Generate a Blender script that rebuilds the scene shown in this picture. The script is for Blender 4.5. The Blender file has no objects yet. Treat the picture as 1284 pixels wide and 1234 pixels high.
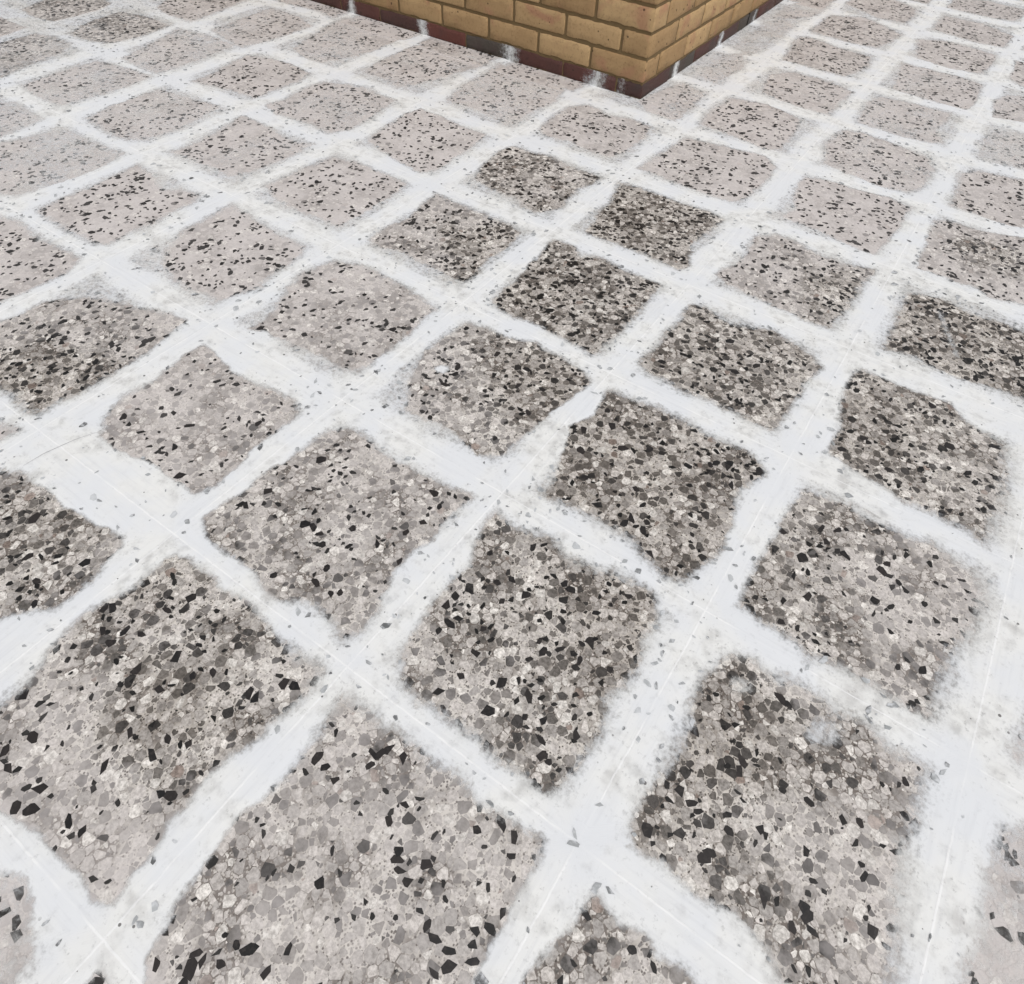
import bpy, math, random
import numpy as np

# ------------------------------------------------------------------ camera, world, sun, exposure
scene = bpy.context.scene
T = 0.4                                   # paving tile module, metres
WX, WY = -0.535 * T, 5.298 * T            # outer corner of the brick wall

cam_data = bpy.data.cameras.new("camera")
cam_data.sensor_fit = 'HORIZONTAL'
cam_data.sensor_width = 36.0
cam_data.lens = 787.74 / 1284 * 36.0
cam_data.shift_y = -13.87 / 1284
cam_data.clip_start = 0.02
cam_data.clip_end = 2000.0
cam = bpy.data.objects.new("camera", cam_data)
cam.location = (1.94726 * T, -0.42765 * T, 2.29131 * T)
cam.rotation_euler = (0.6619231, -0.0343785, 0.6063213)
scene.collection.objects.link(cam)
scene.camera = cam

SUN_EL, SUN_ROT = math.radians(58), math.radians(118)
world = bpy.data.worlds.new("World")
scene.world = world
world.use_nodes = True
wn, wl = world.node_tree.nodes, world.node_tree.links
wn.clear()
sky = wn.new('ShaderNodeTexSky')
sky.sky_type = 'NISHITA'
sky.sun_disc = False
sky.sun_elevation = SUN_EL
sky.sun_rotation = SUN_ROT
sky.air_density = 1.0
sky.dust_density = 4.0
grey = wn.new('ShaderNodeHueSaturation')          # overcast: the blue is washed out of the sky
grey.inputs['Saturation'].default_value = 0.12
bg = wn.new('ShaderNodeBackground')
bg.inputs['Strength'].default_value = 0.12
wo = wn.new('ShaderNodeOutputWorld')
wl.new(sky.outputs[0], grey.inputs['Color'])
wl.new(grey.outputs[0], bg.inputs['Color'])
wl.new(bg.outputs[0], wo.inputs['Surface'])

sun_data = bpy.data.lights.new("sun", 'SUN')
sun_data.energy = 1.1
sun_data.angle = math.radians(25)
sun_data.color = (1.0, 0.975, 0.95)
sun = bpy.data.objects.new("sun", sun_data)
# Nishita: rotation 0 puts the sun at +Y, turning clockwise seen from above
sdx, sdy = math.sin(SUN_ROT) * math.cos(SUN_EL), math.cos(SUN_ROT) * math.cos(SUN_EL)
from mathutils import Vector
sun.rotation_euler = Vector((sdx, sdy, math.sin(SUN_EL))).to_track_quat('Z', 'Y').to_euler()
sun.location = (sdx * 20, sdy * 20, 18)
scene.collection.objects.link(sun)

scene.view_settings.view_transform = 'Standard'
scene.view_settings.look = 'None'
scene.view_settings.gamma = 1.0
scene.view_settings.exposure = 0.05
scene.view_settings.use_curve_mapping = False
scene.cycles.transparent_max_bounces = 6
scene.cycles.max_bounces = 3
scene.cycles.diffuse_bounces = 2
scene.cycles.glossy_bounces = 2

rng = np.random.default_rng(11)
random.seed(7)

# ------------------------------------------------------------------ helpers
def link(o, parent=None):
    scene.collection.objects.link(o)
    if parent is not None:
        o.parent = parent
    return o

def tag(o, label=None, cat=None, group=None, kind=None):
    if label: o["label"] = label
    if cat: o["category"] = cat
    if group: o["group"] = group
    if kind: o["kind"] = kind
    return o

def mesh_obj(name, verts, faces, mat, parent=None, loc=(0, 0, 0)):
    me = bpy.data.meshes.new(name)
    me.from_pydata([tuple(v) for v in verts], [], faces)
    me.update()
    me.materials.append(mat)
    o = bpy.data.objects.new(name, me)
    o.location = loc
    return link(o, parent)

class NT:
    """small wrapper for building node trees"""
    def __init__(self, name):
        self.mat = bpy.data.materials.new(name)
        self.mat.use_nodes = True
        self.t = self.mat.node_tree
        self.t.nodes.clear()
        self.out = self.t.nodes.new('ShaderNodeOutputMaterial')
    def n(self, typ, **kw):
        nd = self.t.nodes.new(typ)
        for k, v in kw.items():
            setattr(nd, k, v)
        return nd
    def put(self, sock, v):
        if v is None: return
        if hasattr(v, 'is_output') or isinstance(v, bpy.types.NodeSocket):
            self.t.links.new(v, sock)
        else:
            sock.default_value = v
    def math(self, op, a, b=None, c=None, clamp=False):
        nd = self.n('ShaderNodeMath', operation=op)
        nd.use_clamp = clamp
        for s, v in zip(nd.inputs, (a, b, c)):
            self.put(s, v)
        return nd.outputs[0]
    def noise(self, vec, scale, detail=4.0, rough=0.55, dist=0.0):
        nd = self.n('ShaderNodeTexNoise')
        self.put(nd.inputs['Vector'], vec)
        nd.inputs['Scale'].default_value = scale
        nd.inputs['Detail'].default_value = detail
        nd.inputs['Roughness'].default_value = rough
        nd.inputs['Distortion'].default_value = dist
        return nd.outputs['Fac']
    def ramp(self, v, a, b, lo=0.0, hi=1.0, smooth=True):
        nd = self.n('ShaderNodeMapRange')
        nd.interpolation_type = 'SMOOTHSTEP' if smooth else 'LINEAR'
        nd.clamp = True
        self.put(nd.inputs[0], v)
        for i, x in enumerate((a, b, lo, hi)):
            self.put(nd.inputs[1 + i], x)
        return nd.outputs[0]
    def mix(self, f, a, b, blend='MIX'):
        nd = self.n('ShaderNodeMix', data_type='RGBA', blend_type=blend)
        nd.clamp_factor = True
        self.put(nd.inputs[0], f)
        self.put(nd.inputs[6], a)
        self.put(nd.inputs[7], b)
        return nd.outputs[2]
    def mapping(self, vec, scale=(1, 1, 1), rot=(0, 0, 0), loc=(0, 0, 0)):
        nd = self.n('ShaderNodeMapping')
        self.put(nd.inputs['Vector'], vec)
        nd.inputs['Scale'].default_value = scale
        nd.inputs['Rotation'].default_value = rot
        nd.inputs['Location'].default_value = loc
        return nd.outputs[0]
    def bump(self, h, strength, dist):
        nd = self.n('ShaderNodeBump')
        nd.inputs['Strength'].default_value = strength
        nd.inputs['Distance'].default_value = dist
        self.put(nd.inputs['Height'], h)
        return nd.outputs[0]
    def bsdf(self, col, rough, normal=None, spec=0.4):
        nd = self.n('ShaderNodeBsdfPrincipled')
        self.put(nd.inputs['Base Color'], col)
        self.put(nd.inputs['Roughness'], rough)
        nd.inputs['Specular IOR Level'].default_value = spec
        if normal is not None: self.put(nd.inputs['Normal'], normal)
        return nd.outputs[0]
    def surf(self, s):
        self.t.links.new(s, self.out.inputs['Surface'])
        return self.mat
    def pos(self):
        return self.n('ShaderNodeNewGeometry').outputs['Position']
    def obattr(self, name):
        nd = self.n('ShaderNodeAttribute')
        nd.attribute_type = 'OBJECT'
        nd.attribute_name = name
        return nd.outputs['Fac']

def rgb(r, g, b):
    f = lambda c: (c / 255 / 12.92) if c / 255 <= 0.04045 else ((c / 255 + 0.055) / 1.055) ** 2.4
    return (f(r), f(g), f(b), 1.0)

# ------------------------------------------------------------------ materials
def dust_socket(m, p):
    """how much cement dust lies on a tile: per-tile level, a slope across it and blotches"""
    loc = m.n('ShaderNodeObjectInfo').outputs['Location']
    sub = m.n('ShaderNodeVectorMath', operation='SUBTRACT')
    m.t.links.new(p, sub.inputs[0]); m.t.links.new(loc, sub.inputs[1])
    sep = m.n('ShaderNodeSeparateXYZ'); m.t.links.new(sub.outputs[0], sep.inputs[0])
    d = m.math('MULTIPLY_ADD', sep.outputs[0], m.math('MULTIPLY', m.obattr('dust_slope_x'), 1 / T), m.obattr('dust'))
    d = m.math('MULTIPLY_ADD', sep.outputs[1], m.math('MULTIPLY', m.obattr('dust_slope_y'), 1 / T), d)
    blot = m.noise(p, 9.0, 3.0, 0.6)
    d = m.math('ADD', d, m.math('MULTIPLY', m.math('SUBTRACT', blot, 0.5), 1.0))
    d = m.math('ADD', d, m.math('MULTIPLY', m.math('SUBTRACT', m.noise(p, 70.0, 2.0, 0.6), 0.5), 0.5))
    # a damp stain with its own centre on some tiles
    du = m.math('SUBTRACT', sep.outputs[0], m.obattr('stain_x')); dv = m.math('SUBTRACT', sep.outputs[1], m.obattr('stain_y'))
    rr = m.math('SQRT', m.math('ADD', m.math('MULTIPLY', du, du), m.math('MULTIPLY', dv, dv)))
    d = m.math('SUBTRACT', d, m.math('MULTIPLY', m.obattr('stain'), m.ramp(m.math('MULTIPLY_ADD', m.math('SUBTRACT', blot, 0.5), 0.12, rr), 0.02, 0.15, 1.0, 0.0)))
    damp = m.ramp(d, -0.55, 0.2, 0.62, 0.0)
    ax = m.math('ABSOLUTE', sep.outputs[0]); ay = m.math('ABSOLUTE', sep.outputs[1])
    d = m.math('ADD', d, m.ramp(m.math('MAXIMUM', ax, ay), 0.445 * T, 0.48 * T, 0.0, 0.7))   # slurry rubbed into the border
    return m.ramp(d, 0.0, 1.0, 0.0, 0.97, smooth=False), blot, damp

DUST_A, DUST_B = rgb(195, 188, 185), rgb(211, 205, 203)

def mat_chips():
    m = NT("terrazzo_aggregate")
    p = m.pos()
    at = m.n('ShaderNodeAttribute'); at.attribute_name = 'chip'
    dust, blot, damp = dust_socket(m, p)
    grain = m.ramp(m.noise(p, 170.0, 4.0, 0.7), 0.32, 0.70)
    dustcol = m.mix(blot, DUST_A, DUST_B)
    keep = at.outputs['Alpha']
    f = m.math('MULTIPLY', m.math('POWER', dust, 0.7), m.math('SUBTRACT', 1.0, keep))
    base = m.mix(m.math('MULTIPLY', grain, 0.9), m.mix(1.0, at.outputs['Color'], (1.35, 1.34, 1.33, 1), 'MULTIPLY'), m.mix(1.0, at.outputs['Color'], (0.5, 0.48, 0.46, 1), 'MULTIPLY'))
    bw = m.n('ShaderNodeRGBToBW'); m.t.links.new(at.outputs['Color'], bw.inputs[0])
    damp = m.math('MULTIPLY', damp, m.ramp(bw.outputs[0], 0.15, 0.5, 1.0, 0.25))
    base = m.mix(damp, base, m.mix(1.0, base, (0.42, 0.38, 0.34, 1), 'MULTIPLY'))
    col = m.mix(f, base, dustcol)
    return m.surf(m.bsdf(col, m.ramp(dust, 0, 1, 0.5, 0.8, False), m.bump(grain, 0.08, 0.0005), 0.35))

def mat_matrix():
    m = NT("terrazzo_cement")
    p = m.pos()
    dust, blot, damp = dust_socket(m, p)
    vo = m.n('ShaderNodeTexVoronoi'); m.put(vo.inputs['Vector'], p); vo.inputs['Scale'].default_value = 310.0
    sc = m.n('ShaderNodeSeparateColor'); m.t.links.new(vo.outputs['Color'], sc.inputs[0])
    fines = m.mix(m.ramp(sc.outputs[0], 0.25, 0.95), rgb(190, 184, 177), rgb(84, 77, 72))
    rim = m.ramp(vo.outputs['Distance'], 0.35, 0.6)
    lace = m.mix(m.ramp(blot, 0.42, 0.58), rgb(118, 110, 104), rgb(212, 206, 199))
    clean = m.mix(rim, fines, lace)
    clean = m.mix(m.math('MULTIPLY', damp, 0.7), clean, m.mix(1.0, clean, (0.5, 0.46, 0.42, 1), 'MULTIPLY'))
    dustcol = m.mix(blot, DUST_A, DUST_B)
    col = m.mix(m.math('MULTIPLY', dust, 0.92), clean, dustcol)
    return m.surf(m.bsdf(col, 0.75, m.bump(rim, 0.15, 0.0006), 0.3))

def mat_black_chip():
    m = NT("black_stone")
    p = m.pos()
    rnd = m.n('ShaderNodeObjectInfo').outputs['Random']
    n = m.noise(p, 160.0, 4.0, 0.6)
    a = m.mix(rnd, rgb(24, 23, 24), rgb(44, 39, 38))
    col = m.mix(m.ramp(n, 0.45, 0.8), a, rgb(60, 55, 53))
    return m.surf(m.bsdf(col, 0.45, m.bump(n, 0.1, 0.0006), 0.4))

def mat_film(name, use_joints=True):
    """white cement slurry trowelled over the joints: opaque where thick, thinning out to nothing"""
    m = NT(name)
    p = m.pos()
    at = m.n('ShaderNodeAttribute'); at.attribute_name = 'cover'
    al = m.n('ShaderNodeAttribute'); al.attribute_name = 'along'
    cov, along = at.outputs['Fac'], al.outputs['Fac']
    n1 = m.noise(p, 38.0, 4.0, 0.6)
    n2 = m.noise(p, 115.0, 4.0, 0.7)
    big = m.noise(p, 8.0, 3.0, 0.55)
    mv = m.n('ShaderNodeMix', data_type='VECTOR')
    m.put(mv.inputs[0], along); m.put(mv.inputs[4], m.mapping(p, (130, 9, 1))); m.put(mv.inputs[5], m.mapping(p, (9, 130, 1)))
    st = m.noise(mv.outputs[1], 1.0, 3.0, 0.6)
    e = m.math('MULTIPLY_ADD', m.math('SUBTRACT', n1, 0.5), 0.55, cov)
    e = m.math('MULTIPLY_ADD', m.math('SUBTRACT', n2, 0.5), 0.95, e)
    e = m.math('MULTIPLY_ADD', m.math('SUBTRACT', st, 0.5), 0.30, e)
    edge = m.ramp(e, 0.16, 0.86)
    deep = m.ramp(cov, 1.5, 2.8, 1.0, 0.25)
    thin = m.ramp(m.math('MULTIPLY_ADD', m.math('SUBTRACT', big, 0.5), 0.9, n1), 0.50, 0.88)
    streak = m.ramp(st, 0.45, 0.75)
    a = m.math('SUBTRACT', 0.99, m.math('MULTIPLY', m.math('MULTIPLY', thin, deep), 0.36))
    a = m.math('SUBTRACT', a, m.math('MULTIPLY', streak, 0.04))
    a = m.math('SUBTRACT', a, m.math('MULTIPLY', m.ramp(n2, 0.56, 0.74), m.math('MULTIPLY', deep, m.ramp(big, 0.38, 0.62, 0.10, 0.34))))
    alpha = m.math('MULTIPLY', edge, a)
    white = m.mix(m.ramp(big, 0.35, 0.65), rgb(224, 226, 229), rgb(231, 231, 229))
    white = m.mix(m.math('MULTIPLY', streak, 0.14), white, rgb(204, 206, 212))
    h = m.math('ADD', m.math('MULTIPLY', n1, 0.8), m.math('MULTIPLY', st, 0.3))
    if use_joints:
        sep = m.n('ShaderNodeSeparateXYZ'); m.t.links.new(p, sep.inputs[0])
        wob = m.math('MULTIPLY', m.math('SUBTRACT', n1, 0.5), 0.004)
        lines = [m.ramp(m.math('PINGPONG', m.math('ADD', q, wob), T / 2), 0.0007, 0.0019, 1.0, 0.0) for q in (sep.outputs[0], sep.outputs[1])]
        line = m.math('MULTIPLY', m.math('MAXIMUM', lines[0], lines[1]), m.ramp(big, 0.38, 0.52, 0.1, 0.85))
        alpha = m.math('MAXIMUM', alpha, m.math('MULTIPLY', line, edge))
        white = m.mix(line, white, rgb(240, 240, 240))
        h = m.math('ADD', h, m.math('MULTIPLY', line, 0.5))
    # pinholes: trapped air burst while the slurry dried
    vo = m.n('ShaderNodeTexVoronoi'); vo.feature = 'F1'
    m.put(vo.inputs['Vector'], p); vo.inputs['Scale'].default_value = 62.0
    sepc = m.n('ShaderNodeSeparateColor'); m.t.links.new(vo.outputs['Color'], sepc.inputs[0])
    size = m.ramp(sepc.outputs[0], 0.70, 1.0, 0.0, 0.16, smooth=False)
    pit = m.math('MULTIPLY', m.math('LESS_THAN', vo.outputs['Distance'], size), m.ramp(big, 0.45, 0.55))
    white = m.mix(m.math('MULTIPLY', pit, 0.85), white, rgb(84, 82, 82))
    h = m.math('SUBTRACT', h, pit)
    d = m.bsdf(white, 0.75, m.bump(h, 0.3, 0.0014), 0.3)
    tr = m.n('ShaderNodeBsdfTransparent').outputs[0]
    mx = m.n('ShaderNodeMixShader')
    m.put(mx.inputs[0], alpha)
    m.t.links.new(tr, mx.inputs[1]); m.t.links.new(d, mx.inputs[2])
    return m.surf(mx.outputs[0])

def mat_brick(name, c1, c2, c3, rough=0.85):
    m = NT(name)
    tc = m.n('ShaderNodeTexCoord').outputs['Object']
    oi = m.n('ShaderNodeObjectInfo')
    rnd = oi.outputs['Random']
    add = m.n('ShaderNodeVectorMath', operation='ADD')
    m.t.links.new(tc, add.inputs[0])
    m.t.links.new(oi.outputs['Location'], add.inputs[1])
    p = add.outputs[0]
    n1 = m.noise(p, 14.0, 5.0, 0.6)
    n2 = m.noise(p, 120.0, 5.0, 0.65)
    n3 = m.noise(p, 420.0, 3.0, 0.6)
    tint = m.obattr('tint')
    col = m.mix(m.math('ADD', m.math('MULTIPLY', n1, 0.8), m.math('SUBTRACT', tint, 0.4), clamp=True), c1, c2)
    col = m.mix(m.ramp(m.noise(p, 9.0, 3.0, 0.5, 0.6), 0.52, 0.72, 0.0, 0.75), col, c3)
    col = m.mix(m.ramp(n2, 0.48, 0.8, 0.0, 0.7), col, m.mix(1.0, col, (0.5, 0.47, 0.45, 1), 'MULTIPLY'))
    vo = m.n('ShaderNodeTexVoronoi'); m.put(vo.inputs['Vector'], p); vo.inputs['Scale'].default_value = 70.0
    sepc = m.n('ShaderNodeSeparateColor'); m.t.links.new(vo.outputs['Color'], sepc.inputs[0])
    pit = m.math('LESS_THAN', vo.outputs['Distance'], m.ramp(sepc.outputs[0], 0.9, 1.0, 0.0, 0.3, smooth=False))
    col = m.mix(m.math('MULTIPLY', pit, 0.8), col, rgb(60, 46, 34))
    h = m.math('ADD', m.math('MULTIPLY', n2, 0.7), m.math('MULTIPLY', n3, 0.4))
    h = m.math('SUBTRACT', h, pit)
    return m.surf(m.bsdf(col, rough, m.bump(h, 0.6, 0.003), 0.25))

def mat_plain(name, a, b, scale=30.0, rough=0.9, bump=0.3):
    m = NT(name)
    p = m.pos()
    n = m.noise(p, scale, 6.0, 0.65)
    col = m.mix(n, a, b)
    return m.surf(m.bsdf(col, rough, m.bump(m.noise(p, scale * 8, 4.0), bump, 0.002), 0.25))

M_CHIPS, M_MATRIX, M_BLACK = mat_chips(), mat_matrix(), mat_black_chip()
M_FILM = mat_film("white_cement_slurry")
M_SMEAR = mat_film("white_cement_smear", use_joints=False)
M_BED = mat_plain("joint_cement", rgb(205, 204, 203), rgb(232, 232, 232), 60.0)
M_GROUND = mat_plain("concrete", rgb(150, 146, 140), rgb(186, 182, 177), 3.0)
M_MORTAR = mat_plain("mortar", rgb(100, 82, 56), rgb(126, 106, 76), 40.0, bump=0.5)
M_BUFF = mat_brick("buff_brick", rgb(150, 121, 86), rgb(188, 158, 117), rgb(164, 120, 95))
M_RED = mat_brick("red_plinth_brick", rgb(76, 56, 53), rgb(102, 62, 55), rgb(68, 59, 57), 0.6)
M_DARK = mat_brick("grey_plinth_brick", rgb(66, 60, 57), rgb(92, 84, 76), rgb(74, 58, 56), 0.6)
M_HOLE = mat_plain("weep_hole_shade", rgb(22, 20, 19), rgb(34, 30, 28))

# ------------------------------------------------------------------ ground
gs = 150.0
ground = mesh_obj("ground", [(-gs, -gs, -0.045), (gs, -gs, -0.045), (gs, gs, -0.045), (-gs, gs, -0.045)], [(0, 1, 2, 3)], M_GROUND)
tag(ground, "plain grey concrete ground beyond the tiled paving", "ground", kind="structure")

# ------------------------------------------------------------------ paving: bed and terrazzo tiles
I0, I1, J0, J1 = -9, 5, -3, 13
x0, x1, y0, y1 = I0 * T - .02, I1 * T + .02, J0 * T - .02, J1 * T + .02
zb, zt = -0.044, -0.0015
paving = mesh_obj("paving", [(x0, y0, zb), (x1, y0, zb), (x1, y1, zb), (x0, y1, zb), (x0, y0, zt), (x1, y0, zt), (x1, y1, zt), (x0, y1, zt)],
                  [(3, 2, 1, 0), (4, 5, 6, 7), (0, 1, 5, 4), (1, 2, 6, 5), (2, 3, 7, 6), (3, 0, 4, 7)], M_BED)
tag(paving, "square speckled terrazzo floor tiles laid in a grid around the brick wall", "paving", kind="structure")

# visible patch of every tile the slurry leaves bare, in hundredths of the tile
PATCHES = {}
for line in """0 0:4,13 7,43 10,81 19,89 45,86 64,86 91,90 88,77 89,63 86,43 93,24 95,13 91,7 84,10 70,10 54,3 42,8 25,8 13,7
1 1:5,89 25,90 49,91 68,90 83,91 94,84 87,67 92,47 93,27 91,20 88,8 79,5 70,8 56,13 43,14 32,13 15,10 15,23 10,40 4,53 10,69
1 0:3,91 15,87 31,93 41,87 56,91 69,95 80,94 84,86 85,73 89,61 85,46 89,34 87,22 88,17 84,7 75,7 65,6 54,8 40,8 24,7 17,12 13,17 10,36 10,47 12,61 6,73 3,85
2 1:13,85 31,88 44,85 61,86 69,91 78,86 90,83 92,74 91,57 87,44 86,39 86,22 84,9 77,8 65,10 54,9 40,6 35,9 22,10 11,13 9,32 11,52 11,68
2 0:16,89 23,91 30,89 42,93 56,90 69,93 76,88 87,89 88,82 87,67 87,53 88,40 91,30 93,22 93,8 87,-2 80,0 68,4 60,10 49,12 39,10 24,11 16,10 12,15 12,26 16,47 13,62 11,72 14,85
1 -1:6,91 14,91 31,92 46,93 58,94 66,90 77,92 90,94 92,87 91,81 91,75 93,68 92,61 93,52 93,35 92,20 79,14 52,8 31,4 19,1 14,5 14,10 11,17 10,25 9,37 8,43 12,56 11,67 9,83
2 -1:12,91 16,90 22,89 29,91 33,88 43,90 46,88 68,88 80,80 73,43 42,22 12,24 5,47 6,59 5,64 8,70 11,83
0 -1:8,94 18,95 36,95 55,96 74,92 80,92 93,94 94,88 93,73 92,64 88,42 90,30 92,21 94,7 88,4 78,6 57,5 47,3 41,2 26,3 15,10 12,19 11,29 8,41 5,51 4,60 9,74 8,87
0 -2:61,92 68,95 77,92 85,87 89,80 98,67 94,44 55,17 27,34 33,65 47,85
-1 -1:10,76 16,81 33,81 53,81 68,83 84,86 87,82 88,75 93,66 91,52 81,43 78,38 73,23 46,16 19,14 13,37 11,61
-1 0:11,86 21,85 40,81 58,81 78,85 90,82 90,69 89,53 91,40 92,27 89,19 73,19 57,19 41,15 29,15 17,23 12,38 15,56 11,74
-1 1:12,87 25,91 38,93 56,93 68,91 79,88 91,86 93,59 93,34 92,19 82,16 73,18 56,17 39,14 30,14 20,10 21,21 18,32 9,47 5,62 7,79
0 1:14,88 26,90 36,89 47,93 54,96 70,94 88,92 95,87 93,71 89,51 88,38 87,28 87,19 77,11 62,16 46,17 31,14 18,32 11,53 10,66
1 2:10,84 17,85 29,80 42,82 59,89 75,85 92,75 88,55 90,33 87,13 84,12 69,13 55,13 40,11 29,12 17,13 9,17 10,26 11,36 9,48 10,63
2 2:10,87 22,86 37,86 57,89 67,77 86,75 89,57 91,30 88,4 82,7 69,7 54,7 42,10 29,12 16,15 15,32 8,62
0 2:7,91 15,93 22,93 31,85 39,92 59,89 69,89 86,89 87,78 87,65 88,53 87,31 87,22 85,7 74,8 56,10 44,11 33,9 21,9 15,12 12,23 13,38 10,59 10,72 7,84
0 3:4,87 16,89 51,88 72,90 87,85 86,65 81,43 91,19 87,12 63,14 43,13 29,11 17,13 16,30 12,42 13,58
-1 2:9,89 30,88 50,88 73,88 85,85 87,61 85,42 88,33 88,18 80,17 60,17 38,19 16,13 11,19 10,34 14,52 9,75
-1 3:9,83 23,85 43,89 62,84 82,85 91,85 86,61 87,40 90,28 81,15 66,13 55,19 33,18 16,24 9,46 6,71
-2 2:13,84 33,89 61,88 84,87 85,66 86,33 84,16 72,16 49,14 25,15 7,22 8,41 10,63
-2 1:8,92 29,88 53,86 71,85 85,87 90,74 91,58 94,37 87,18 71,15 53,14 31,20 20,31 10,54 10,73
-2 0:11,57 24,74 40,79 57,85 73,91 87,94 89,81 92,64 93,48 92,36 93,28 89,19 91,11 88,6 80,3 69,6 59,4 36,1 18,2 9,24 8,33 11,41 11,50
-3 1:13,86 30,85 48,78 58,76 64,83 81,86 87,75 85,57 88,43 85,29 86,12 77,9 60,7 40,8 17,9 15,24 17,46 13,72
-3 2:6,88 27,88 51,85 76,84 86,89 88,68 86,46 83,28 77,16 60,18 40,17 15,14 16,35 12,66
-3 0:5,90 18,94 41,91 60,92 76,93 87,93 94,80 93,65 91,49 91,42 89,26 54,22 28,21 7,59 3,81
-2 3:9,91 32,90 56,85 80,86 84,59 85,31 87,16 79,7 67,8 55,10 14,19 9,46 6,78
-3 3:7,80 28,89 47,94 63,89 81,91 84,71 88,50 90,26 83,11 68,12 44,12 22,9 5,15 9,33 4,57
-4 3:9,78 31,87 52,89 83,86 90,66 88,44 87,19 69,17 47,14 20,8 18,33 11,62
-4 2:12,79 40,82 64,87 78,88 84,63 87,42 84,18 80,11 64,5 37,6 18,9 12,33 13,59
-4 1:21,88 46,87 77,88 89,90 94,72 95,50 91,26 88,13 76,6 38,0 13,2 6,45 15,65
-5 1:47,91 91,85 95,70 97,50 81,23 37,22 36,59 40,82
-5 2:18,82 49,89 85,91 86,52 79,10 53,8 20,13 17,44
-5 3:5,81 40,88 79,88 84,44 82,0 60,-2 31,1 18,40
-6 2:15,87 38,93 62,92 79,72 86,30 92,9 62,-9 26,-4 14,45
-6 3:19,75 54,83 90,83 95,43 88,14 63,6 37,6 21,44
-7 3:31,77 69,89 91,84 98,66 98,17 74,11 41,15 30,46
-7 2:48,89 73,89 94,89 100,60 95,33 54,39
-6 4:7,73 61,95 84,86 92,41 95,3 67,1 35,7 18,34
-5 4:23,85 67,84 96,74 95,30 89,-12 63,-7 32,2 27,38
-4 4:27,18 9,79 3,113 68,125 86,110 89,61 83,36 73,10 52,10
-3 4:19,19 12,49 10,99 13,107 61,115 94,106 84,70 74,28 65,13 43,18
-2 4:14,21 7,55 6,90 1,117 45,117 81,106 90,74 85,44 86,19 82,13 52,21
-1 4:8,23 5,44 4,75 17,91 40,83 60,90 79,86 84,67 84,31 78,18 61,16 38,20 19,17
0 4:11,87 30,90 52,95 76,97 89,83 90,56 88,24 82,14 63,12 36,13 5,16 7,46
-1 5:47,25 53,72 61,90 85,82 91,47 89,11 63,13
0 5:9,18 5,54 10,89 41,95 74,84 80,59 81,19 74,9 56,13 33,17
0 6:26,18 17,63 28,85 56,88 87,80 94,76 91,37 92,11 67,10
-1 6:65,18 61,49 60,81 74,99 89,65 83,11
0 7:13,12 3,88 12,96 47,86 83,82 87,48 76,10 50,11
0 8:7,17 8,85 41,107 77,86 91,75 86,35 79,13 47,10
0 9:9,43 10,89 50,104 82,81 87,48 85,18 52,16
0 10:10,24 21,79 62,76 89,48 88,14 47,14
1 3:9,21 14,36 16,53 13,79 23,90 35,91 48,86 73,84 91,91 89,69 88,41 85,12 73,10 55,13 19,16
1 4:18,16 24,34 15,49 12,85 29,90 52,89 72,94 90,89 90,59 88,32 85,9 74,9 46,14
1 5:17,18 7,54 13,88 31,93 55,88 82,80 91,61 90,31 83,10 63,7 38,11
1 6:16,11 12,61 18,82 51,86 77,86 80,68 75,43 87,18 78,13 57,8 36,11
1 7:22,9 13,85 38,86 68,86 90,79 92,27 89,5 65,5
1 8:20,13 9,71 31,87 68,85 87,77 88,35 83,9 53,5
1 9:13,18 14,79 57,81 92,57 90,10 58,7
1 10:12,16 9,67 47,80 94,74 86,17 52,13
1 11:7,21 12,78 70,84 100,71 88,13 41,17
2 3:16,11 15,47 14,78 31,84 55,79 69,81 81,80 109,79 108,47 100,11 87,16 70,16 53,13 32,17
2 4:13,11 11,50 8,80 16,87 38,86 65,95 93,97 99,62 93,9 77,11 56,5 50,11 31,11
2 5:13,12 13,47 9,67 20,84 53,89 79,90 85,57 77,9 63,11 50,8 33,10
2 6:16,7 15,59 20,74 40,83 69,85 72,51 65,11 50,12
2 7:12,4 7,45 14,70 28,74 66,74 66,12 37,10
2 8:11,15 8,75 15,75 71,78 70,2 25,0
2 9:7,15 9,65 63,67 60,11
3 0:15,83 12,68 14,54 11,37 11,30 18,6 40,12 68,50 64,79 46,91 25,94
3 1:14,13 16,27 20,44 48,53 68,41 57,12 41,7
-1 7:61,11 59,59 58,111 70,143 86,116 88,59 82,1
-1 8:59,27 55,83 68,118 95,126 94,72 79,44""".strip().split("\n"):
    key, pts = line.split(":")
    PATCHES[tuple(int(v) for v in key.split())] = [tuple(float(c) / 100 for c in q.split(",")) for q in pts.split()]

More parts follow.
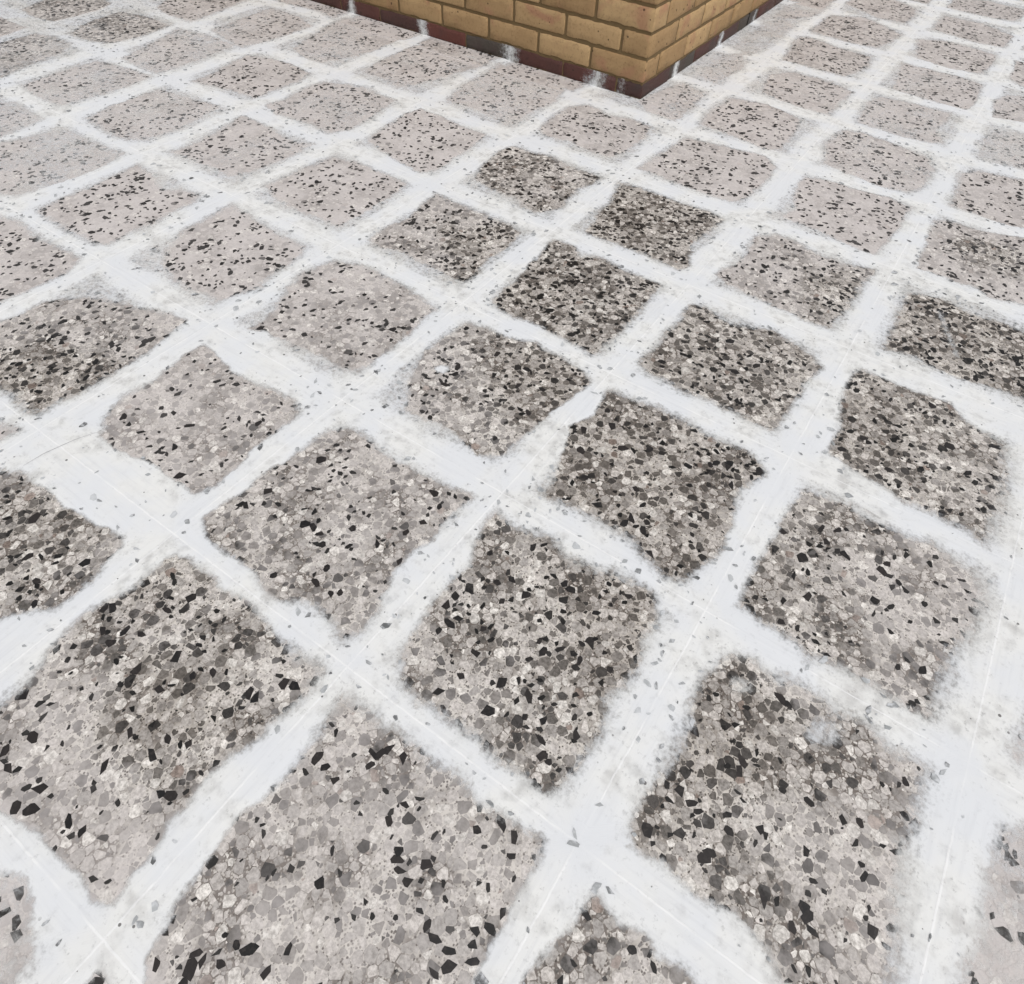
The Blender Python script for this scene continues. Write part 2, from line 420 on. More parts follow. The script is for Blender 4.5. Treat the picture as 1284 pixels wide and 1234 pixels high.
# cement dust on each tile: level, slope along x, slope along y
DUST = {(0,0):(.2,0,.15),(1,1):(-.4,.1,0),(1,0):(-.08,-.25,-.3),(2,1):(.12,.45,.15),(2,0):(.04,.6,0),(1,-1):(.22,-.1,.0),(2,-1):(.12,0,0),
 (0,-1):(.16,.25,-.6),(0,-2):(.8,0,0),(-1,-1):(.16,0,-.1),(-1,0):(.42,-.2,-.1),(-1,1):(.5,-.3,0),(0,1):(.08,-.55,-.4),(1,2):(-.25,0,0),(2,2):(-.1,.5,.1),
 (0,2):(-.2,0,.1),(0,3):(-.25,.3,0),(-1,2):(.25,-.4,0),(-1,3):(.08,0,0),(-2,2):(.86,0,0),(-2,1):(.82,-.2,0),(-2,0):(.2,-.2,.55),(-3,1):(.95,0,0),(-3,2):(.92,0,0),
 (-3,0):(.78,-.1,0),(-2,3):(.92,0,0),(-3,3):(.92,0,0),(-4,3):(.85,0,0),(-4,2):(.95,0,0),(-4,1):(1.05,0,0),(-5,1):(1.1,0,0),(-5,2):(.98,0,0),(-5,3):(.9,0,0),
 (-6,2):(.4,0,0),(-6,3):(.2,0,0),(-7,3):(.2,0,0),(-7,2):(.5,0,0),(-6,4):(.7,0,0),(-5,4):(.82,0,0),(-4,4):(.92,0,0),(-3,4):(.86,0,0),(-2,4):(.98,0,0),
 (-1,4):(.74,0,0),(0,4):(.84,.3,0),(-1,5):(.95,0,0),(0,5):(.86,0,0),(0,6):(.9,0,0),(-1,6):(1,0,0),(0,7):(.7,0,0),(0,8):(.75,0,0),(0,9):(.8,0,0),
 (1,3):(.4,-.6,0),(1,4):(.92,0,0),(1,5):(.9,0,0),(1,6):(.95,0,0),(1,7):(.9,0,0),(1,8):(.85,0,0),(1,9):(.8,0,0),(1,10):(.8,0,0),(2,3):(-.4,.1,-.2),
 (2,4):(.6,.0,-.2),(2,5):(.8,0,0),(2,6):(.95,0,0),(2,7):(.9,0,0),(3,0):(.95,0,0),(3,1):(1,0,0)}

# damp stains: centre on the tile in metres, strength
STAIN = {(0,-1): (.05, .0, .7), (1,0): (.11, .10, .6), (0,1): (.10, .08, .6), (2,4): (.02, .03, .7), (2,0): (-.10, .04, .5), (1,1): (-.05, -.02, .4),
         (-2,0): (.06, -.12, .6), (0,3): (-.05, .0, .4), (0,2): (-.08, -.05, .4), (2,2): (-.10, .0, .4), (1,3): (.12, .0, .5), (-1,2): (.06, .04, .4), (-1,-1): (.02, .06, .4), (2,3): (.0, .08, .4)}

def clip(poly, cuts):
    for nx, ny, off in cuts:
        res = []
        n = len(poly)
        for q in range(n):
            ax, ay = poly[q]; bx, by = poly[(q + 1) % n]
            da, db = ax * nx + ay * ny - off, bx * nx + by * ny - off
            if da <= 0: res.append((ax, ay))
            if (da < 0 < db) or (db < 0 < da):
                t = da / (da - db)
                res.append((ax + (bx - ax) * t, ay + (by - ay) * t))
        poly = res
        if len(poly) < 3: return None
    return poly

def area(poly):
    return abs(sum(poly[q][0] * poly[(q + 1) % len(poly)][1] - poly[(q + 1) % len(poly)][0] * poly[q][1] for q in range(len(poly)))) / 2

def pack(seed, blacks=175):
    """terrazzo: crushed stones packed large first, each cell of their power diagram broken to an angular chip"""
    r = np.random.default_rng(seed)
    H = T / 2 - 0.003
    n = 12000
    rad = np.sort(np.clip(np.exp(r.normal(math.log(0.0035), 0.50, n)), 0.0017, 0.0088))[::-1]
    cs = 0.010
    grid, pts = {}, []
    xs = r.uniform(-H, H, n); ys = r.uniform(-H, H, n)
    for q in range(n):
        x, y, ra = xs[q], ys[q], rad[q]
        gx, gy = int((x + H) / cs), int((y + H) / cs)
        ok = True
        for ax in range(gx - 2, gx + 3):
            for ay in range(gy - 2, gy + 3):
                for k in grid.get((ax, ay), ()):
                    px, py, pr = pts[k]
                    if (px - x) ** 2 + (py - y) ** 2 < (0.84 * (pr + ra)) ** 2:
                        ok = False; break
                if not ok: break
            if not ok: break
        if ok:
            grid.setdefault((gx, gy), []).append(len(pts))
            pts.append((x, y, ra))
    chips = []
    hexa = np.arange(6) * math.pi / 3
    for k, (x, y, ra) in enumerate(pts):
        gx, gy = int((x + H) / cs), int((y + H) / cs)
        nb = []
        for ax in range(gx - 2, gx + 3):
            for ay in range(gy - 2, gy + 3):
                nb += grid.get((ax, ay), ())
        nb = sorted(((pts[b][0] - x) ** 2 + (pts[b][1] - y) ** 2, b) for b in nb if b != k)[:14]
        lim = ra * 1.9
        gap = float(r.uniform(0.0001, 0.0008))
        cuts = []
        for d2, b in nb:
            d = math.sqrt(d2)
            cuts.append(((pts[b][0] - x) / d, (pts[b][1] - y) / d, (d2 + ra * ra - pts[b][2] ** 2) / (2 * d) - gap))
        a = r.uniform(0, 2 * math.pi)
        for _ in range(int(r.integers(1, 4))):               # broken faces
            cuts.append((math.cos(a), math.sin(a), ra * r.uniform(0.38, 1.0)))
            a += r.uniform(1.5, 3.4)
        a0 = r.uniform(0, 1)
        poly = clip([(lim * math.cos(t + a0), lim * math.sin(t + a0)) for t in hexa], cuts)
        if poly is None: continue
        poly = [(min(H, max(-H, x + u)), min(H, max(-H, y + v))) for u, v in poly]
        size = math.sqrt(area(poly))
        if size < 0.0016: continue
        u = r.random(); v = r.random()
        if u < 0.04:
            g = 0.03 + 0.03 * v; col = (g * 1.04, g * .97, g * .94, 0.8 * r.random())
        elif u < 0.15:
            g = 0.055 + 0.06 * v; col = (g * 1.05, g * .98, g * .94, 0.16 * r.random())
        elif u < 0.34:
            g = 0.11 + 0.11 * v; col = (g * 1.06, g * .98, g * .91, 0.12 * r.random())
        elif u < 0.87:
            g = 0.28 + 0.30 * v; col = (g * 1.04, g * .98, g * .93, 0.15 * r.random())
        elif u < 0.992:
            g = 0.54 + 0.18 * v; col = (g * 1.02, g * .98, g * .93, 0.5)
        else:
            g = 0.2 + 0.1 * v; col = (g * 1.18, g * .97, g * .86, 0.2)
        chips.append((poly, size, col, 0))
    # the black stones: splinters and blocks, many of them in loose clusters
    cent = []
    for _ in range(blacks):
        if cent and r.random() < 0.3:
            cx, cy = cent[int(r.integers(len(cent)))]
            d, a = r.uniform(.010, .026), r.uniform(0, 6.3)
            x, y = cx + d * math.cos(a), cy + d * math.sin(a)
        else:
            x, y = r.uniform(-H, H), r.uniform(-H, H)
        if max(abs(x), abs(y)) > H - .006 or any((x - c[0]) ** 2 + (y - c[1]) ** 2 < .0080 ** 2 for c in cent): continue
        cent.append((x, y))
        la = float(np.clip(np.exp(r.normal(math.log(0.0069), 0.36)), 0.0030, 0.0118))
        wb = la / r.uniform(1.1, 2.1)
        rot = r.uniform(0, math.pi)
        nv = int(r.integers(4, 8))
        ang = np.sort((np.arange(nv) + r.uniform(-.38, .38, nv)) * 2 * math.pi / nv)
        rr = r.uniform(0.72, 1.12, nv)
        loc = [(la * q * math.cos(t), wb * q * math.sin(t)) for t, q in zip(ang, rr)]
        if r.random() < 0.45:
            t = r.uniform(0, 6.3)
            loc = clip(loc, [(math.cos(t), math.sin(t), wb * r.uniform(.25, .7))]) or loc
        c, s_ = math.cos(rot), math.sin(rot)
        poly = [(min(H, max(-H, x + u * c - v * s_)), min(H, max(-H, y + u * s_ + v * c))) for u, v in loc]
        g = 0.011 + 0.018 * r.random() ** 2
        chips.append((poly, math.sqrt(area(poly)), (g * 1.04, g * .97, g * .95, 0.9 + 0.09 * r.random()), 1))
    return chips

CHIP_Z = 0.00030
def chips_mesh(name, chips):
    vs, fs, cols = [], [], []
    for poly, size, col, kind in chips:
        b = len(vs)
        z = (CHIP_Z + 0.00010 + len(cols) % 100 * 2e-6) if kind else (0.00012 + len(cols) % 97 * 2e-6)      # no two overlapping stones in one plane
        vs += [(x, y, z) for x, y in poly]
        fs.append(tuple(range(b, b + len(poly))))
        cols.append(col)
    me = bpy.data.meshes.new(name)
    me.from_pydata(vs, [], fs)
    at = me.attributes.new('chip', 'FLOAT_COLOR', 'FACE')
    at.data.foreach_set('color', np.array(cols, dtype=np.float32).ravel())
    me.materials.append(M_CHIPS)
    me.update()
    return me

# one slab shape, shared by all tiles: bevelled arris, slightly worn corners
hb, bv, th = T / 2 - 0.0011, 0.0011, 0.03
sv, sf = [], []
for z, h in ((-th, hb), (-bv, hb), (0.0, hb - bv)):
    c = 0.003
    sv += [(-h + c, -h, z), (h - c, -h, z), (h, -h + c, z), (h, h - c, z), (h - c, h, z), (-h + c, h, z), (-h, h - c, z), (-h, -h + c, z)]
for l in (0, 8):
    sf += [(l + q, l + (q + 1) % 8, l + 8 + (q + 1) % 8, l + 8 + q) for q in range(8)]
sf.append(tuple(range(16, 24)))
slab = bpy.data.meshes.new("tile")
slab.from_pydata(sv, [], sf); slab.materials.append(M_MATRIX); slab.update()

def inside(poly, x, y):
    r, n = False, len(poly)
    for q in range(n):
        ax, ay = poly[q]; bx, by = poly[(q + 1) % n]
        if (ay > y) != (by > y) and x < (bx - ax) * (y - ay) / (by - ay) + ax:
            r = not r
    return r

camp = np.array(cam.location)
NEAR = [(0,0),(1,1),(1,0),(2,1),(2,0),(1,-1),(2,-1),(0,-1),(-1,-1),(-1,0),(0,1),(1,2),(2,2),(-1,1)]
shared = [pack(100 + q, 300) for q in range(9)]
shared_me = [chips_mesh("aggregate", c) for c in shared]
near_chips = {k: pack(200 + q) for q, k in enumerate(NEAR)}

# the black stones that show largest are picked out one by one
cand = []
for k in NEAR:
    cx, cy = (k[0] + .5) * T, (k[1] + .5) * T
    for idx, (poly, size, col, kind) in enumerate(near_chips[k]):
        if not kind: continue
        px, py = np.mean([v[0] for v in poly]), np.mean([v[1] for v in poly])
        if not inside(PATCHES[k], px / T + .5, py / T + .5): continue
        d = np.linalg.norm(camp - np.array([cx + px, cy + py, 0]))
        cand.append((size / d, k, idx))
cand.sort(reverse=True)
single = {}
for s, k, idx in cand[:290]:
    single.setdefault(k, set()).add(idx)

tiles = {}
keys = [(i, j) for i in range(I0, I1) for j in range(J0, J1) if not (i < -1 and j >= 6)]
for i, j in keys:
    o = bpy.data.objects.new("tile", slab)
    o.location = ((i + .5) * T, (j + .5) * T, random.uniform(-0.0003, 0.0001))
    link(o, paving)
    d = DUST.get((i, j)) or (random.uniform(.6, 1.0), 0, 0)
    if (i, j) in near_chips:
        ch = [c for q, c in enumerate(near_chips[i, j]) if q not in single.get((i, j), ())]
        me, rot = chips_mesh("aggregate", ch), 0
    else:
        me, rot = shared_me[(i * 5 + j * 3) % len(shared_me)], random.randrange(4)
    a = bpy.data.objects.new("aggregate", me)
    a.rotation_euler = (0, 0, rot * math.pi / 2)
    link(a, o)
    a["kind"] = "stuff"
    for ob in (o, a):
        ob["stain_x"], ob["stain_y"], ob["stain"] = [float(v) for v in STAIN.get((i, j), (0, 0, 0))]
        ob["dust"], ob["dust_slope_x"], ob["dust_slope_y"] = [float(v) for v in d]
    for idx in sorted(single.get((i, j), ())):
        poly = near_chips[i, j][idx][0]
        px, py = np.mean([v[0] for v in poly]), np.mean([v[1] for v in poly])
        n = len(poly)
        vs = [(x - px, y - py, -0.004) for x, y in poly] + [(x - px, y - py, 0.0) for x, y in poly]
        fs = [tuple(range(n, 2 * n))] + [(q, (q + 1) % n, n + (q + 1) % n, n + q) for q in range(n)]
        c = mesh_obj("stone_chip", vs, fs, M_BLACK, o, (px, py, CHIP_Z + 0.00010 + idx % 100 * 2e-6 + 1e-6))
    tiles[i, j] = o

# ------------------------------------------------------------------ white slurry over the joints (one continuous film)
RES = 0.007
nx, ny = int((I1 - I0) * T / RES) + 1, int((J1 - J0) * T / RES) + 1
gx = I0 * T + np.arange(nx) * RES
gy = J0 * T + np.arange(ny) * RES
GX, GY = np.meshgrid(gx, gy, indexing='ij')
SD = np.full(GX.shape, 0.2)                        # distance to the nearest bare patch, negative inside it

def smooth_noise(step, amp):
    a, b = int(nx * RES / step) + 3, int(ny * RES / step) + 3
    g = rng.uniform(-1, 1, (a, b))
    u = np.arange(nx) * RES / step; v = np.arange(ny) * RES / step
    iu, iv = u.astype(int), v.astype(int)
    fu, fv = u - iu, v - iv
    fu, fv = (fu * fu * (3 - 2 * fu))[:, None], (fv * fv * (3 - 2 * fv))[None, :]
    return amp * (g[iu][:, iv] * (1 - fu) * (1 - fv) + g[iu + 1][:, iv] * fu * (1 - fv) + g[iu][:, iv + 1] * (1 - fu) * fv + g[iu + 1][:, iv + 1] * fu * fv)

def carve(poly):
    """lower SD to the signed distance of this polygon (world metres)"""
    P_ = np.array(poly)
    mar = 0.06
    a0, a1 = np.searchsorted(gx, [P_[:, 0].min() - mar, P_[:, 0].max() + mar])
    b0, b1 = np.searchsorted(gy, [P_[:, 1].min() - mar, P_[:, 1].max() + mar])
    if a1 <= a0 or b1 <= b0: return
    X, Y = GX[a0:a1, b0:b1], GY[a0:a1, b0:b1]
    d = np.full(X.shape, 9.0); ins = np.zeros(X.shape, bool)
    for q in range(len(P_)):
        A, B = P_[q], P_[(q + 1) % len(P_)]
        e = B - A
        t = np.clip(((X - A[0]) * e[0] + (Y - A[1]) * e[1]) / max(e @ e, 1e-12), 0, 1)
        d = np.minimum(d, np.hypot(X - A[0] - t * e[0], Y - A[1] - t * e[1]))
        if abs(e[1]) > 1e-9:
            ins ^= ((A[1] > Y) != (B[1] > Y)) & (X < e[0] * (Y - A[1]) / e[1] + A[0])
    SD[a0:a1, b0:b1] = np.minimum(SD[a0:a1, b0:b1], np.where(ins, -d, d))

for (i, j) in keys:
    if (i, j) in PATCHES:
        pl = PATCHES[i, j]
    else:
        w = lambda: random.uniform(.05, .13)
        pl = [(w(), w()), (.35, w() - .02), (.7, w()), (1 - w(), w()), (1 - w(), .5), (1 - w(), 1 - w()), (.6, 1 - w()), (w(), 1 - w()), (w(), .4)]
    carve([((i + u) * T, (j + v) * T) for u, v in pl])

SD += smooth_noise(0.05, 0.0025) + smooth_noise(0.02, 0.0045)
soft = 0.0145 + 0.0125 * (smooth_noise(0.20, 1.0))
far = np.clip(np.hypot(GX - camp[0], GY - camp[1]) - 1.3, 0, 1.5)
soft = soft * (1 + 0.3 * far) + 0.022 * np.exp(-((GX / T - 2.98) / 0.16) ** 2)
COV = np.clip(0.5 + (SD - 0.003) / (2 * np.maximum(soft, 0.005)), 0, 3)

# inside the square face of each tile the slurry was mostly wiped off again: only a haze is left there
fx, fy = np.floor(GX / T).astype(int), np.floor(GY / T).astype(int)
rd = (np.maximum(np.abs(GX / T - fx - .5), np.abs(GY / T - fy - .5)) - 0.43) * T
cap = np.where(rd < 0, 0.85 + rd * 11, 0.85 + rd * 55) + smooth_noise(0.05, 0.10) + smooth_noise(0.11, 0.10)
cap = np.maximum(cap, 0.58)
thick = np.zeros(GX.shape, bool)                    # corners where it was left thick
for a, b in ((-1, 0), (-1, -1), (2, 2), (3, 1), (3, 0), (3, 2)):
    thick |= (fx == a) & (fy == b)
COV = np.where(thick, COV, np.minimum(COV, cap))

def stroke(pts, width, amount):
    for (ax, ay), (bx, by) in zip(pts[:-1], pts[1:]):
        A = np.array([ax, ay]) * T; e = np.array([bx - ax, by - ay]) * T
        t = np.clip(((GX - A[0]) * e[0] + (GY - A[1]) * e[1]) / max(e @ e, 1e-12), 0, 1)
        d = np.hypot(GX - A[0] - t * e[0], GY - A[1] - t * e[1])
        np.maximum(COV, amount * np.clip(1.5 - d / width, 0, 1), out=COV)
stroke([(0.255, 1.48), (0.268, 1.49)], 0.013, 0.8)
stroke([(2.53, 0.79), (2.56, 0.82)], 0.022, 0.5)
stroke([(2.22, 0.785), (2.25, 0.80)], 0.014, 0.5)
stroke([(2.351, 3.689), (2.405, 3.559), (2.465, 3.44), (2.518, 3.323)], 0.009, 0.42)

# a thin veil of slurry wiped right across some tiles
for (i, j), v in {(-4,1):.36,(-5,1):.40,(-5,2):.36,(-5,3):.34,(-6,2):.28,(-6,3):.22,(-5,4):.3,(-3,3):.24,(-3,2):.24,(-3,4):.26,(0,6):.24,(1,7):.24,(1,5):.22,(-1,6):.45,(-1,7):.48,(-1,8):.45,(-4,2):.34,(-2,4):.34,(-1,5):.32,(1,6):.32,(2,6):.42,(2,7):.34,(-4,4):.32,(3,0):.36,(3,1):.5,(0,-2):.34}.items():
    m_ = (np.abs(GX / T - i - .5) < .5) & (np.abs(GY / T - j - .5) < .5)
    COV[m_] = np.maximum(COV, v + smooth_noise(0.09, 0.12))[m_]
# nothing is smeared under the wall
under = (GX < WX - 0.012) & (GY > WY + 0.012)
COV = np.where(GX / T < -3.9, np.minimum(COV, 1.1 - 0.46 * np.clip((-3.9 - GX / T) / 2, 0, 1)), COV)     # towards the far left the film's cover is capped lower
COV[under] = 0
vid = -np.ones(GX.shape, dtype=np.int64)
cmax = np.maximum(np.maximum(COV[:-1, :-1], COV[1:, :-1]), np.maximum(COV[:-1, 1:], COV[1:, 1:]))
fm = cmax > 0.03
use = np.zeros(GX.shape, bool)
use[:-1, :-1] |= fm; use[1:, :-1] |= fm; use[:-1, 1:] |= fm; use[1:, 1:] |= fm
vid[use] = np.arange(use.sum())
COVS = COV
Z = 0.0006 + 0.0009 * np.minimum(COV, 1) ** 2 + np.abs(smooth_noise(0.02, 0.0002))
co = np.stack([GX[use], GY[use], Z[use]], 1).astype(np.float32)
quads = np.stack([vid[:-1, :-1][fm], vid[1:, :-1][fm], vid[1:, 1:][fm], vid[:-1, 1:][fm]], 1).astype(np.int32)

def fast_mesh(name, co, quads, cover, mat, along=None):
    me = bpy.data.meshes.new(name)
    me.vertices.add(len(co)); me.vertices.foreach_set('co', np.ascontiguousarray(co, dtype=np.float32).ravel())
    me.loops.add(quads.size); me.loops.foreach_set('vertex_index', quads.astype(np.int32).ravel())
    me.polygons.add(len(quads))
    me.polygons.foreach_set('loop_start', np.arange(0, quads.size, 4, dtype=np.int32))
    me.polygons.foreach_set('loop_total', np.full(len(quads), 4, dtype=np.int32))
    me.update(calc_edges=True)
    me.validate()
    at = me.attributes.new('cover', 'FLOAT', 'POINT')
    at.data.foreach_set('value', cover.astype(np.float32))
    if along is not None:
        at = me.attributes.new('along', 'FLOAT', 'POINT')
        at.data.foreach_set('value', along.astype(np.float32))
    me.polygons.foreach_set('use_smooth', np.ones(len(me.polygons), dtype=bool))
    me.materials.append(mat)
    return me

pp = lambda v: np.abs((v / T + .5) % 1 - .5)
ALONG = np.clip(0.5 + (pp(GX) - pp(GY)) * 12, 0, 1)      # 1: the band runs along x
film = bpy.data.objects.new("grout_film", fast_mesh("grout_film", co, quads, COV[use], M_FILM, ALONG[use]))
link(film)
tag(film, "white cement grout slurry smeared in wide ragged bands over the tile joints", "grout", kind="stuff")

# stones that the slurry no longer covers: polished through, still greyed by a skin of cement
def mat_worn():
    m = NT("cement_skinned_stone")
    at = m.n('ShaderNodeAttribute'); at.attribute_name = 'chip'
    p = m.pos()
    col = m.mix(m.ramp(m.noise(p, 130.0, 3.0), 0.4, 0.75), at.outputs['Color'], rgb(206, 208, 211))
    return m.surf(m.bsdf(col, 0.7, None, 0.3))
r = np.random.default_rng(5)
vs, fs, cols = [], [], []
NT_ = 60000
sxs, sys_ = r.uniform(I0 * T, I1 * T, NT_), r.uniform(J0 * T, J1 * T, NT_)
dens = smooth_noise(0.16, 1.0)
for x, y in zip(sxs, sys_):
    a, b = int((x - I0 * T) / RES), int((y - J0 * T) / RES)
    c = COV[min(a, nx - 1), min(b, ny - 1)]
    if c < 0.55 or (x > 2.9 * T and r.random() < 0.75): continue
    pr = (0.30 if c > 0.97 else 0.5) * (0.35 + 0.9 * max(0, dens[min(a, nx - 1), min(b, ny - 1)]))
    if r.random() > pr * 1.9: continue
    la = float(np.clip(np.exp(r.normal(math.log(0.0048), 0.42)), 0.0018, 0.0105))
    wb = la / r.uniform(1.1, 2.4); rot = r.uniform(0, math.pi); nv = int(r.integers(4, 7))
    ang = np.sort((np.arange(nv) + r.uniform(-.35, .35, nv)) * 2 * math.pi / nv); rr = r.uniform(.7, 1.1, nv)
    ca, sa = math.cos(rot), math.sin(rot)
    k = len(vs)
    for t, q in zip(ang, rr):
        u, v = la * q * math.cos(t), wb * q * math.sin(t)
        vs.append((x + u * ca - v * sa, y + u * sa + v * ca, 0.00205 + len(fs) % 100 * 2e-6))
    fs.append(tuple(range(k, k + nv)))
    g = (118 + 62 * r.random()) if c < 0.97 else (136 + 60 * r.random())
    if r.random() < 0.12: g = 88 + 25 * r.random()
    cols.append(rgb(g * .985, g, g * 1.01))
me = bpy.data.meshes.new("exposed_chips")
me.from_pydata(vs, [], fs)
at = me.attributes.new('chip', 'FLOAT_COLOR', 'FACE'); at.data.foreach_set('color', np.array(cols, dtype=np.float32).ravel())
me.materials.append(mat_worn()); me.update()
o = link(bpy.data.objects.new("exposed_chips", me), film); o["kind"] = "stuff"
print("exposed", len(fs))

# hair scratches scored into the slurry
M_SCRATCH = mat_plain("scratch_grey", rgb(166, 166, 168), rgb(196, 196, 198), 80.0)
def scratch(pts, w):
    P_ = [np.array(q) * T for q in pts]
    fine = []
    for q in range(len(P_) - 1):
        for t in np.linspace(0, 1, 7)[:-1]: fine.append(P_[q] * (1 - t) + P_[q + 1] * t)
    fine.append(P_[-1])
    vs, fs = [], []
    for q, c in enumerate(fine):
        d = fine[min(q + 1, len(fine) - 1)] - fine[max(q - 1, 0)]
        n_ = np.array([-d[1], d[0]]) / (np.linalg.norm(d) + 1e-9)
        ww = w * (0.35 + 0.65 * math.sin(math.pi * (q + .6) / (len(fine) + .2))) / 2
        a, b = c + n_ * ww, c - n_ * ww
        vs += [(a[0], a[1], 0.0024), (b[0], b[1], 0.0024)]
        if q: fs.append((2 * q - 2, 2 * q - 1, 2 * q + 1, 2 * q))
    mesh_obj("scratch", vs, fs, M_SCRATCH, film)
for pts, w in (([(-.847, -.162), (-.842, -.07), (-.807, .066), (-.77, .15)], .0014),):
    scratch(pts, w)

# ------------------------------------------------------------------ brick wall
wall = bpy.data.objects.new("brick_wall", None)
wall.location = (WX, WY, 0)
link(wall)
tag(wall, "buff yellow brick wall corner standing on a dark red brick plinth", "wall", kind="thing")

BW, BL, JT = 0.1025, 0.215, 0.010
def brick_mesh(L, D, Hh, seed, rough=0.0016):
    """a brick with chipped, slightly wavy arrises; origin at a lower corner, L along x, D along y"""
    r = random.Random(seed)
    xs = [0, .004] + [L * q / 8 for q in range(1, 8)] + [L - .004, L]
    ys = [0, .004] + [D * q / 4 for q in range(1, 4)] + [D - .004, D]
    zs = [0, .004, Hh * .35, Hh * .65, Hh - .004, Hh]
    ex = lambda v, s: v < .0045 or v > s - .0045
    vs, ids, fs = [], {}, []
    nxx, nyy, nzz = len(xs), len(ys), len(zs)
    def vert(a, b, c):
        if (a, b, c) not in ids:
            x, y, z = xs[a], ys[b], zs[c]
            on = (a in (0, nxx - 1)) + (b in (0, nyy - 1)) + (c in (0, nzz - 1))
            pull = (0, 0, .0008, .0015)[on] + (r.random() ** 3 * .0035 if on >= 2 else 0)
            sx = (1 if a == 0 else -1 if a == nxx - 1 else 0) * pull
            sy = (1 if b == 0 else -1 if b == nyy - 1 else 0) * pull
            sz = (1 if c == 0 else -1 if c == nzz - 1 else 0) * pull
            w = lambda: r.uniform(-rough, rough) * .4
            ids[a, b, c] = len(vs)
            vs.append((x + sx + w(), y + sy + w(), z + sz + w()))
        return ids[a, b, c]
    for a in range(nxx - 1):
        for b in range(nyy - 1):
            fs.append((vert(a, b, 0), vert(a, b + 1, 0), vert(a + 1, b + 1, 0), vert(a + 1, b, 0)))
            fs.append((vert(a, b, nzz - 1), vert(a + 1, b, nzz - 1), vert(a + 1, b + 1, nzz - 1), vert(a, b + 1, nzz - 1)))
        for c in range(nzz - 1):
            fs.append((vert(a, 0, c), vert(a + 1, 0, c), vert(a + 1, 0, c + 1), vert(a, 0, c + 1)))
            fs.append((vert(a, nyy - 1, c), vert(a, nyy - 1, c + 1), vert(a + 1, nyy - 1, c + 1), vert(a + 1, nyy - 1, c)))
    for b in range(nyy - 1):
        for c in range(nzz - 1):
            fs.append((vert(0, b, c), vert(0, b, c + 1), vert(0, b + 1, c + 1), vert(0, b + 1, c)))
            fs.append((vert(nxx - 1, b, c), vert(nxx - 1, b + 1, c), vert(nxx - 1, b + 1, c + 1), vert(nxx - 1, b, c + 1)))
    me = bpy.data.meshes.new("brick")
    me.from_pydata(vs, [], fs); me.update()
    for pl in me.polygons: pl.use_smooth = True
    return me

RH = 0.0475                        # the part of the plinth course that stands above the paving
YZ = 0.0541                        # bed of the first buff course
buff_x = [brick_mesh(BL, BW, .065, q) for q in range(7)]
buff_y = [brick_mesh(BW, BL, .065, 50 + q) for q in range(7)]
red_x = [brick_mesh(BL, BW, RH, 90 + q) for q in range(4)]
red_y = [brick_mesh(BW, BL, RH, 95 + q) for q in range(4)]
for me in buff_x + buff_y: me.materials.append(M_BUFF)
for me in red_x + red_y: me.materials.append(M_RED)

def place_brick(meshes, x, y, z, tint, mat=None, inset=0.0):
    """x, y: lower-left corner seen from above, relative to the wall corner"""
    o = bpy.data.objects.new("brick", random.choice(meshes))
    o.location = (x - inset + random.uniform(-.0008, .0008), y + inset + random.uniform(-.0008, .0008), z)
    o["tint"] = float(tint)
    link(o, wall)
    if inset:
        o.scale = (1.03 if meshes is red_x else 1, 1.03 if meshes is red_y else 1, 1)      # tight plinth joints
    if mat is not None:
        o.material_slots[0].link = 'OBJECT'
        o.material_slots[0].material = mat
    return o

NC, NB = 10, 12
for c in range(-1, NC):
    A = (c % 2 == 0)                                  # stretcher on the left face at the corner
    z = 0.0006 if c < 0 else YZ + c * 0.075
    mx, my = (red_x, red_y) if c < 0 else (buff_x, buff_y)
    ins = 0.0012 if c < 0 else 0.0
    left0 = 0.0 if A else BW + JT
    right0 = BW + JT if A else 0.0
    for q in range(NB):
        # plinth colours as they alternate along the photo, corner outwards
        lm = rm = None
        if c < 0:
            lm = (M_RED, M_RED, M_DARK, M_RED, M_RED)[q % 5]
            rm = (M_RED, M_DARK, M_RED)[q % 3]
        tl = random.uniform(0.1, .85); tr = random.uniform(0.1, .85)
        if c < 0:
            tl = (.55, .35, .5, .95, .2)[q % 5]; tr = (.1, .4, .3)[q % 3]
        place_brick(mx, -left0 - q * (BL + JT) - BL, 0, z, tl, lm, ins)
        place_brick(my, -BW, right0 + q * (BL + JT), z, tr, rm, ins)

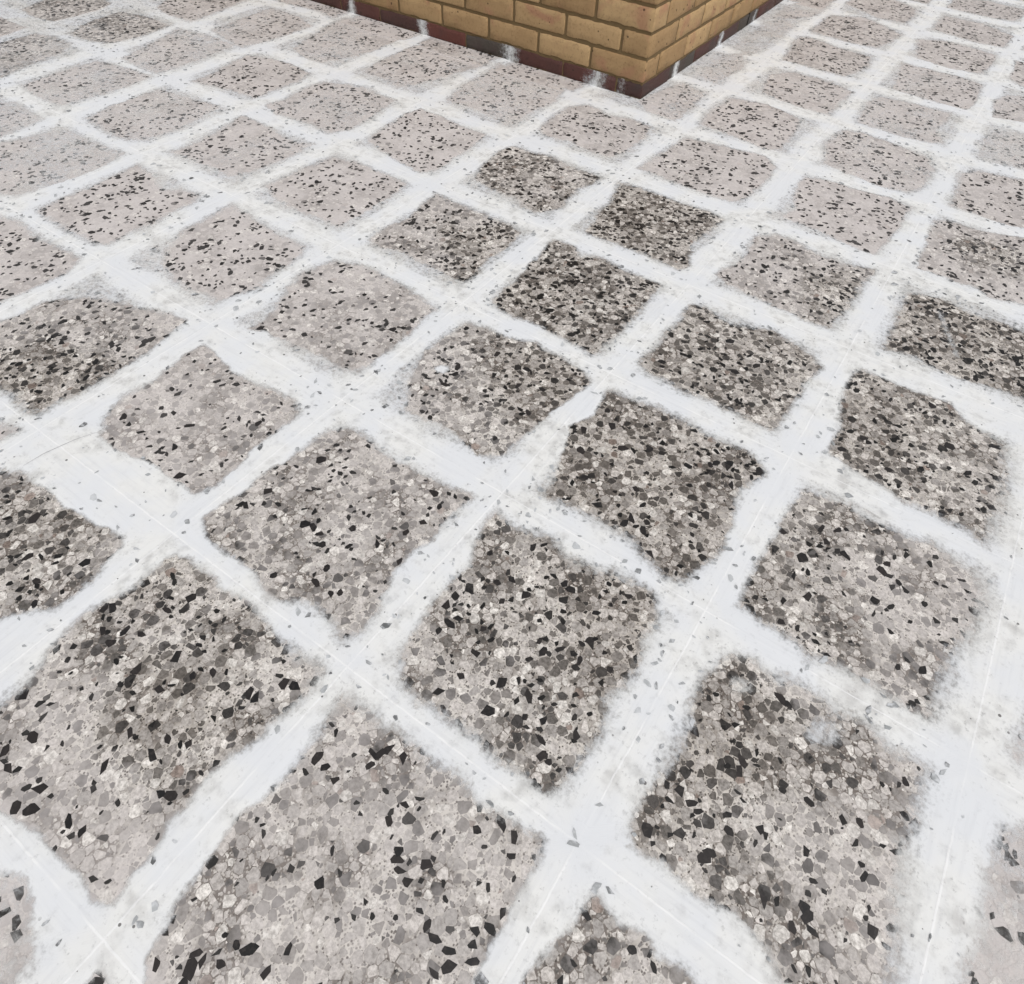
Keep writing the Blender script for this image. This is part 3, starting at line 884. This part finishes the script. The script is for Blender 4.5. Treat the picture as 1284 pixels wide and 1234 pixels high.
# mortar core: stands 4 mm behind the brick faces
top = YZ + NC * 0.075 - JT + 0.002
run = NB * (BL + JT) + BW
rc = 0.0036
def box(ax, ay, az, bx, by, bz):
    v = [(ax, ay, az), (bx, ay, az), (bx, by, az), (ax, by, az), (ax, ay, bz), (bx, ay, bz), (bx, by, bz), (ax, by, bz)]
    f = [(3, 2, 1, 0), (4, 5, 6, 7), (0, 1, 5, 4), (1, 2, 6, 5), (2, 3, 7, 6), (3, 0, 4, 7)]
    return v, f
vs, fs = [], []
for prm in ((-run, rc, 0.0004, -rc, BW - rc, top), (-BW + rc, BW - rc, 0.0004, -rc, run, top)):
    v, f = box(*prm); b = len(vs); vs += v; fs += [tuple(q + b for q in ff) for ff in f]
mesh_obj("mortar", vs, fs, M_MORTAR, wall)

# white slurry that splashed up the plinth where each joint runs into it
def smear(face, s, w, h, amt, seed):
    r = np.random.default_rng(seed)
    n, m_ = int(w / .004) + 2, int(h / .004) + 2
    u = np.linspace(-w / 2, w / 2, n); v = np.linspace(0, h, m_)
    U, V = np.meshgrid(u, v, indexing='ij')
    t0 = r.uniform(-.2, .2)
    wob = np.interp(v, np.linspace(0, h, 6), r.uniform(-.1, .1, 6))[None, :]
    prof = 1.0 - np.abs(U / (w / 2) - wob - t0 * V / h) ** 1.1
    C_ = np.clip(0.7 * amt * prof * (1.1 - (V / h) * r.uniform(.1, .5)) , 0, 0.9)
    C_[0, :] = C_[-1, :] = 0
    if face == 'left':
        co = np.stack([s + U, np.full_like(U, -0.0008), V + 0.001], -1)
    else:
        co = np.stack([np.full_like(U, 0.0008), s + U, V + 0.001], -1)
    ids = np.arange(n * m_).reshape(n, m_)
    qd = np.stack([ids[:-1, :-1], ids[1:, :-1], ids[1:, 1:], ids[:-1, 1:]], -1).reshape(-1, 4)
    if face != 'left': pass
    o = bpy.data.objects.new("grout_smear", fast_mesh("grout_smear", co.reshape(-1, 3), qd, C_.ravel(), M_SMEAR))
    link(o, wall)
for q, (face, i, w, amt) in enumerate((('left', -1.0, .085, 1.0), ('left', -1.16+.42, .035, .55), ('left', -1.94, .07, .9), ('left', -3.02, .05, .95),
                                       ('left', -4.02, .045, .95), ('right', 5.98, .05, .95), ('right', 7.05, .06, .9), ('right', 8.0, .05, .8))):
    s = (i * T - WX) if face == 'left' else (i * T - WY)
    smear(face, s, w * 1.7, 0.050, amt, q)
# weep hole in the plinth of the right-hand face
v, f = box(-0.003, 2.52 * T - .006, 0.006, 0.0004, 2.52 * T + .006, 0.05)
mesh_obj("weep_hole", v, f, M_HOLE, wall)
